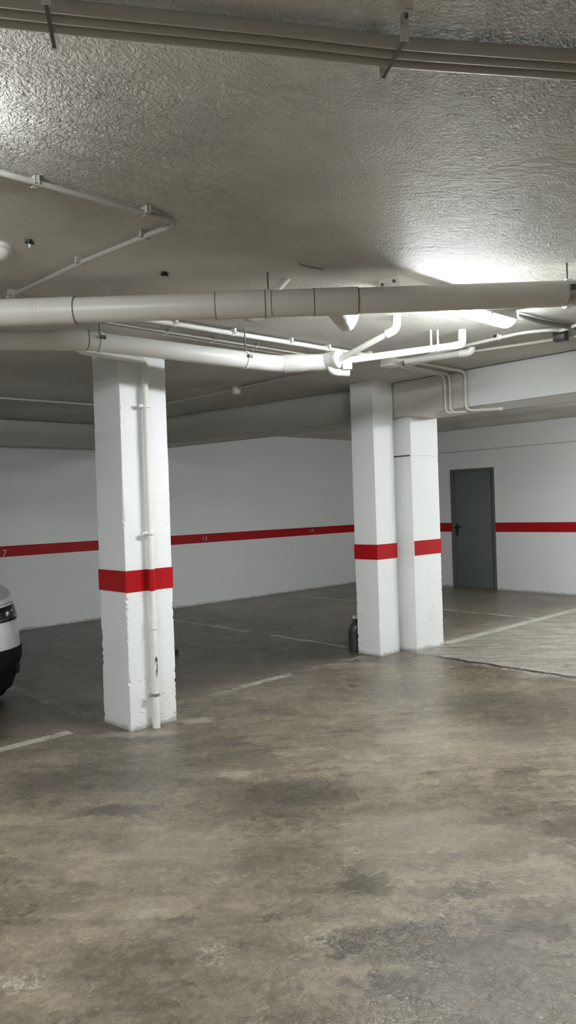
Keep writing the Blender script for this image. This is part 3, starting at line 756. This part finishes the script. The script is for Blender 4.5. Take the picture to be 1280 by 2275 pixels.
for sx in (-1, 1):
    hl = obj('headlight', patch(4.2, 12.2, lambda t: .700-.01*t, lambda t: .815-.02*t*t-.025*max(0, t-.75)*4, .010, 6, sx), M_LENS, car, True, angle=60)
    for f, z, r in ((5.6, .755, .026), (7.2, .755, .030), (8.5, .765, .018), (9.0, .73, .012), (9.7, .775, .010), (10.4, .74, .012)):
        q, nn = on_body(f, z, sx, .006); bm = bmesh.new(); bmesh.ops.create_uvsphere(bm, u_segments=14, v_segments=8, radius=r)
        for v in bm.verts: v.co = q+nn*(v.co.y*.45)+V((-nn.y, nn.x, 0))*v.co.x+V((0, 0, v.co.z))
        obj('reflector', bm, M_CHROME, hl)
    obj('headlight_trim', patch(4.0, 11.6, lambda t: .819-.02*t*t-.022*max(0, t-.75)*4, lambda t: .829-.02*t*t-.022*max(0, t-.75)*4, .006, 2, sx), M_CHROME, car, True)
    q, nn = on_body(8.8, .33, sx, .004); fl = obj('fog_lamp', tube(bmesh.new(), [q-nn*.02, q+nn*.012], .045, 20), M_LENS, car)
    obj('tail_lamp', patch(28, 34, lambda t: .66, lambda t: .80, .01, 5, sx), M_TAIL, car, True)
    for wy in (.86, 3.42):
        c = W(sx*.775, wy, .325)
        wh = obj('wheel', tube(bmesh.new(), [c-V((sx*.10, 0, 0)), c-V((sx*.08, 0, 0)), c+V((sx*.075, 0, 0)), c+V((sx*.098, 0, 0))], [.295, .325, .325, .298], 40), M_TYRE, car)
        obj('rim', tube(bmesh.new(), [c+V((sx*.06, 0, 0)), c+V((sx*.100, 0, 0)), c+V((sx*.104, 0, 0))], [.215, .215, .19], 32), M_ALLOY, wh)
        bm = bmesh.new()
        for k in range(5):
            a = k*2*PI/5; d = V((0, math.cos(a), math.sin(a))); e = V((0, -math.sin(a), math.cos(a)))
            obox(bm, c+d*.10+V((sx*.106, 0, 0)), d, e, V((1, 0, 0)), .10, .022, .006, .003)
        obj('spokes', bm, M_ALLOY, wh)
        bm = bmesh.new(); rr = []
        for k in range(3, 19):
            a = PI-k*PI/18; rr.append(((math.cos(a)*.36, math.sin(a)*.36+.325), (math.cos(a)*.42, math.sin(a)*.42+.325)))
        vv = [[bm.verts.new(W(sx*xx, wy+yy, zz)) for (yy, zz) in pr for xx in (.80, .872)] for pr in rr]
        for p0, p1 in zip(vv, vv[1:]):
            for q0, q1 in ((0, 1), (1, 3), (3, 2), (2, 0)): bm.faces.new((p0[q0], p0[q1], p1[q1], p1[q0]))
        bm.faces.new((vv[0][0], vv[0][1], vv[0][3], vv[0][2])); bm.faces.new((vv[-1][0], vv[-1][2], vv[-1][3], vv[-1][1]))
        obj('wheel_arch', bm, M_CLAD, car, True, angle=30)
    bm = bmesh.new(); obox(bm, W(sx*.98, 1.50, 1.06), V((1, 0, 0)), V((0, 1, 0)), V((0, 0, 1)), .10, .05, .065, .03); obj('door_mirror', bm, M_CAR, car)
    for y in (2.35, 3.25):
        bm = bmesh.new(); obox(bm, W(sx*.90, y, .92), V((0, 1, 0)), V((1, 0, 0)), V((0, 0, 1)), .09, .018, .014, .008); obj('door_handle', bm, M_CAR, car)
bm = bmesh.new(); obox(bm, W(0, .085, .73), V((1, 0, 0)), V((0, 1, 0)), V((0, 0, 1)), .36, .04, .07, .02); gr = obj('grille', bm, M_BLACK, car)
for k in range(4):
    bm = bmesh.new(); obox(bm, W(0, .045, .68+k*.033), V((1, 0, 0)), V((0, 1, 0)), V((0, 0, 1)), .34, .008, .006, .002); obj('grille_bar', bm, M_CHROME, gr)
bm = bmesh.new(); obox(bm, W(0, .03, .56), V((1, 0, 0)), V((0, 1, 0)), V((0, 0, 1)), .26, .012, .055, .004); obj('number_plate', bm, M_WPLAST, car)

# ------------------------------------------------------------------ world and view
w = bpy.data.worlds.new('world'); SC.world = w; w.use_nodes = True
w.node_tree.nodes['Background'].inputs[0].default_value = (.5, .5, .5, 1); w.node_tree.nodes['Background'].inputs[1].default_value = .0
vs = SC.view_settings
vs.view_transform = 'Standard'; vs.look = 'None'; vs.exposure = 0.0; vs.gamma = 1.0; vs.use_curve_mapping = False
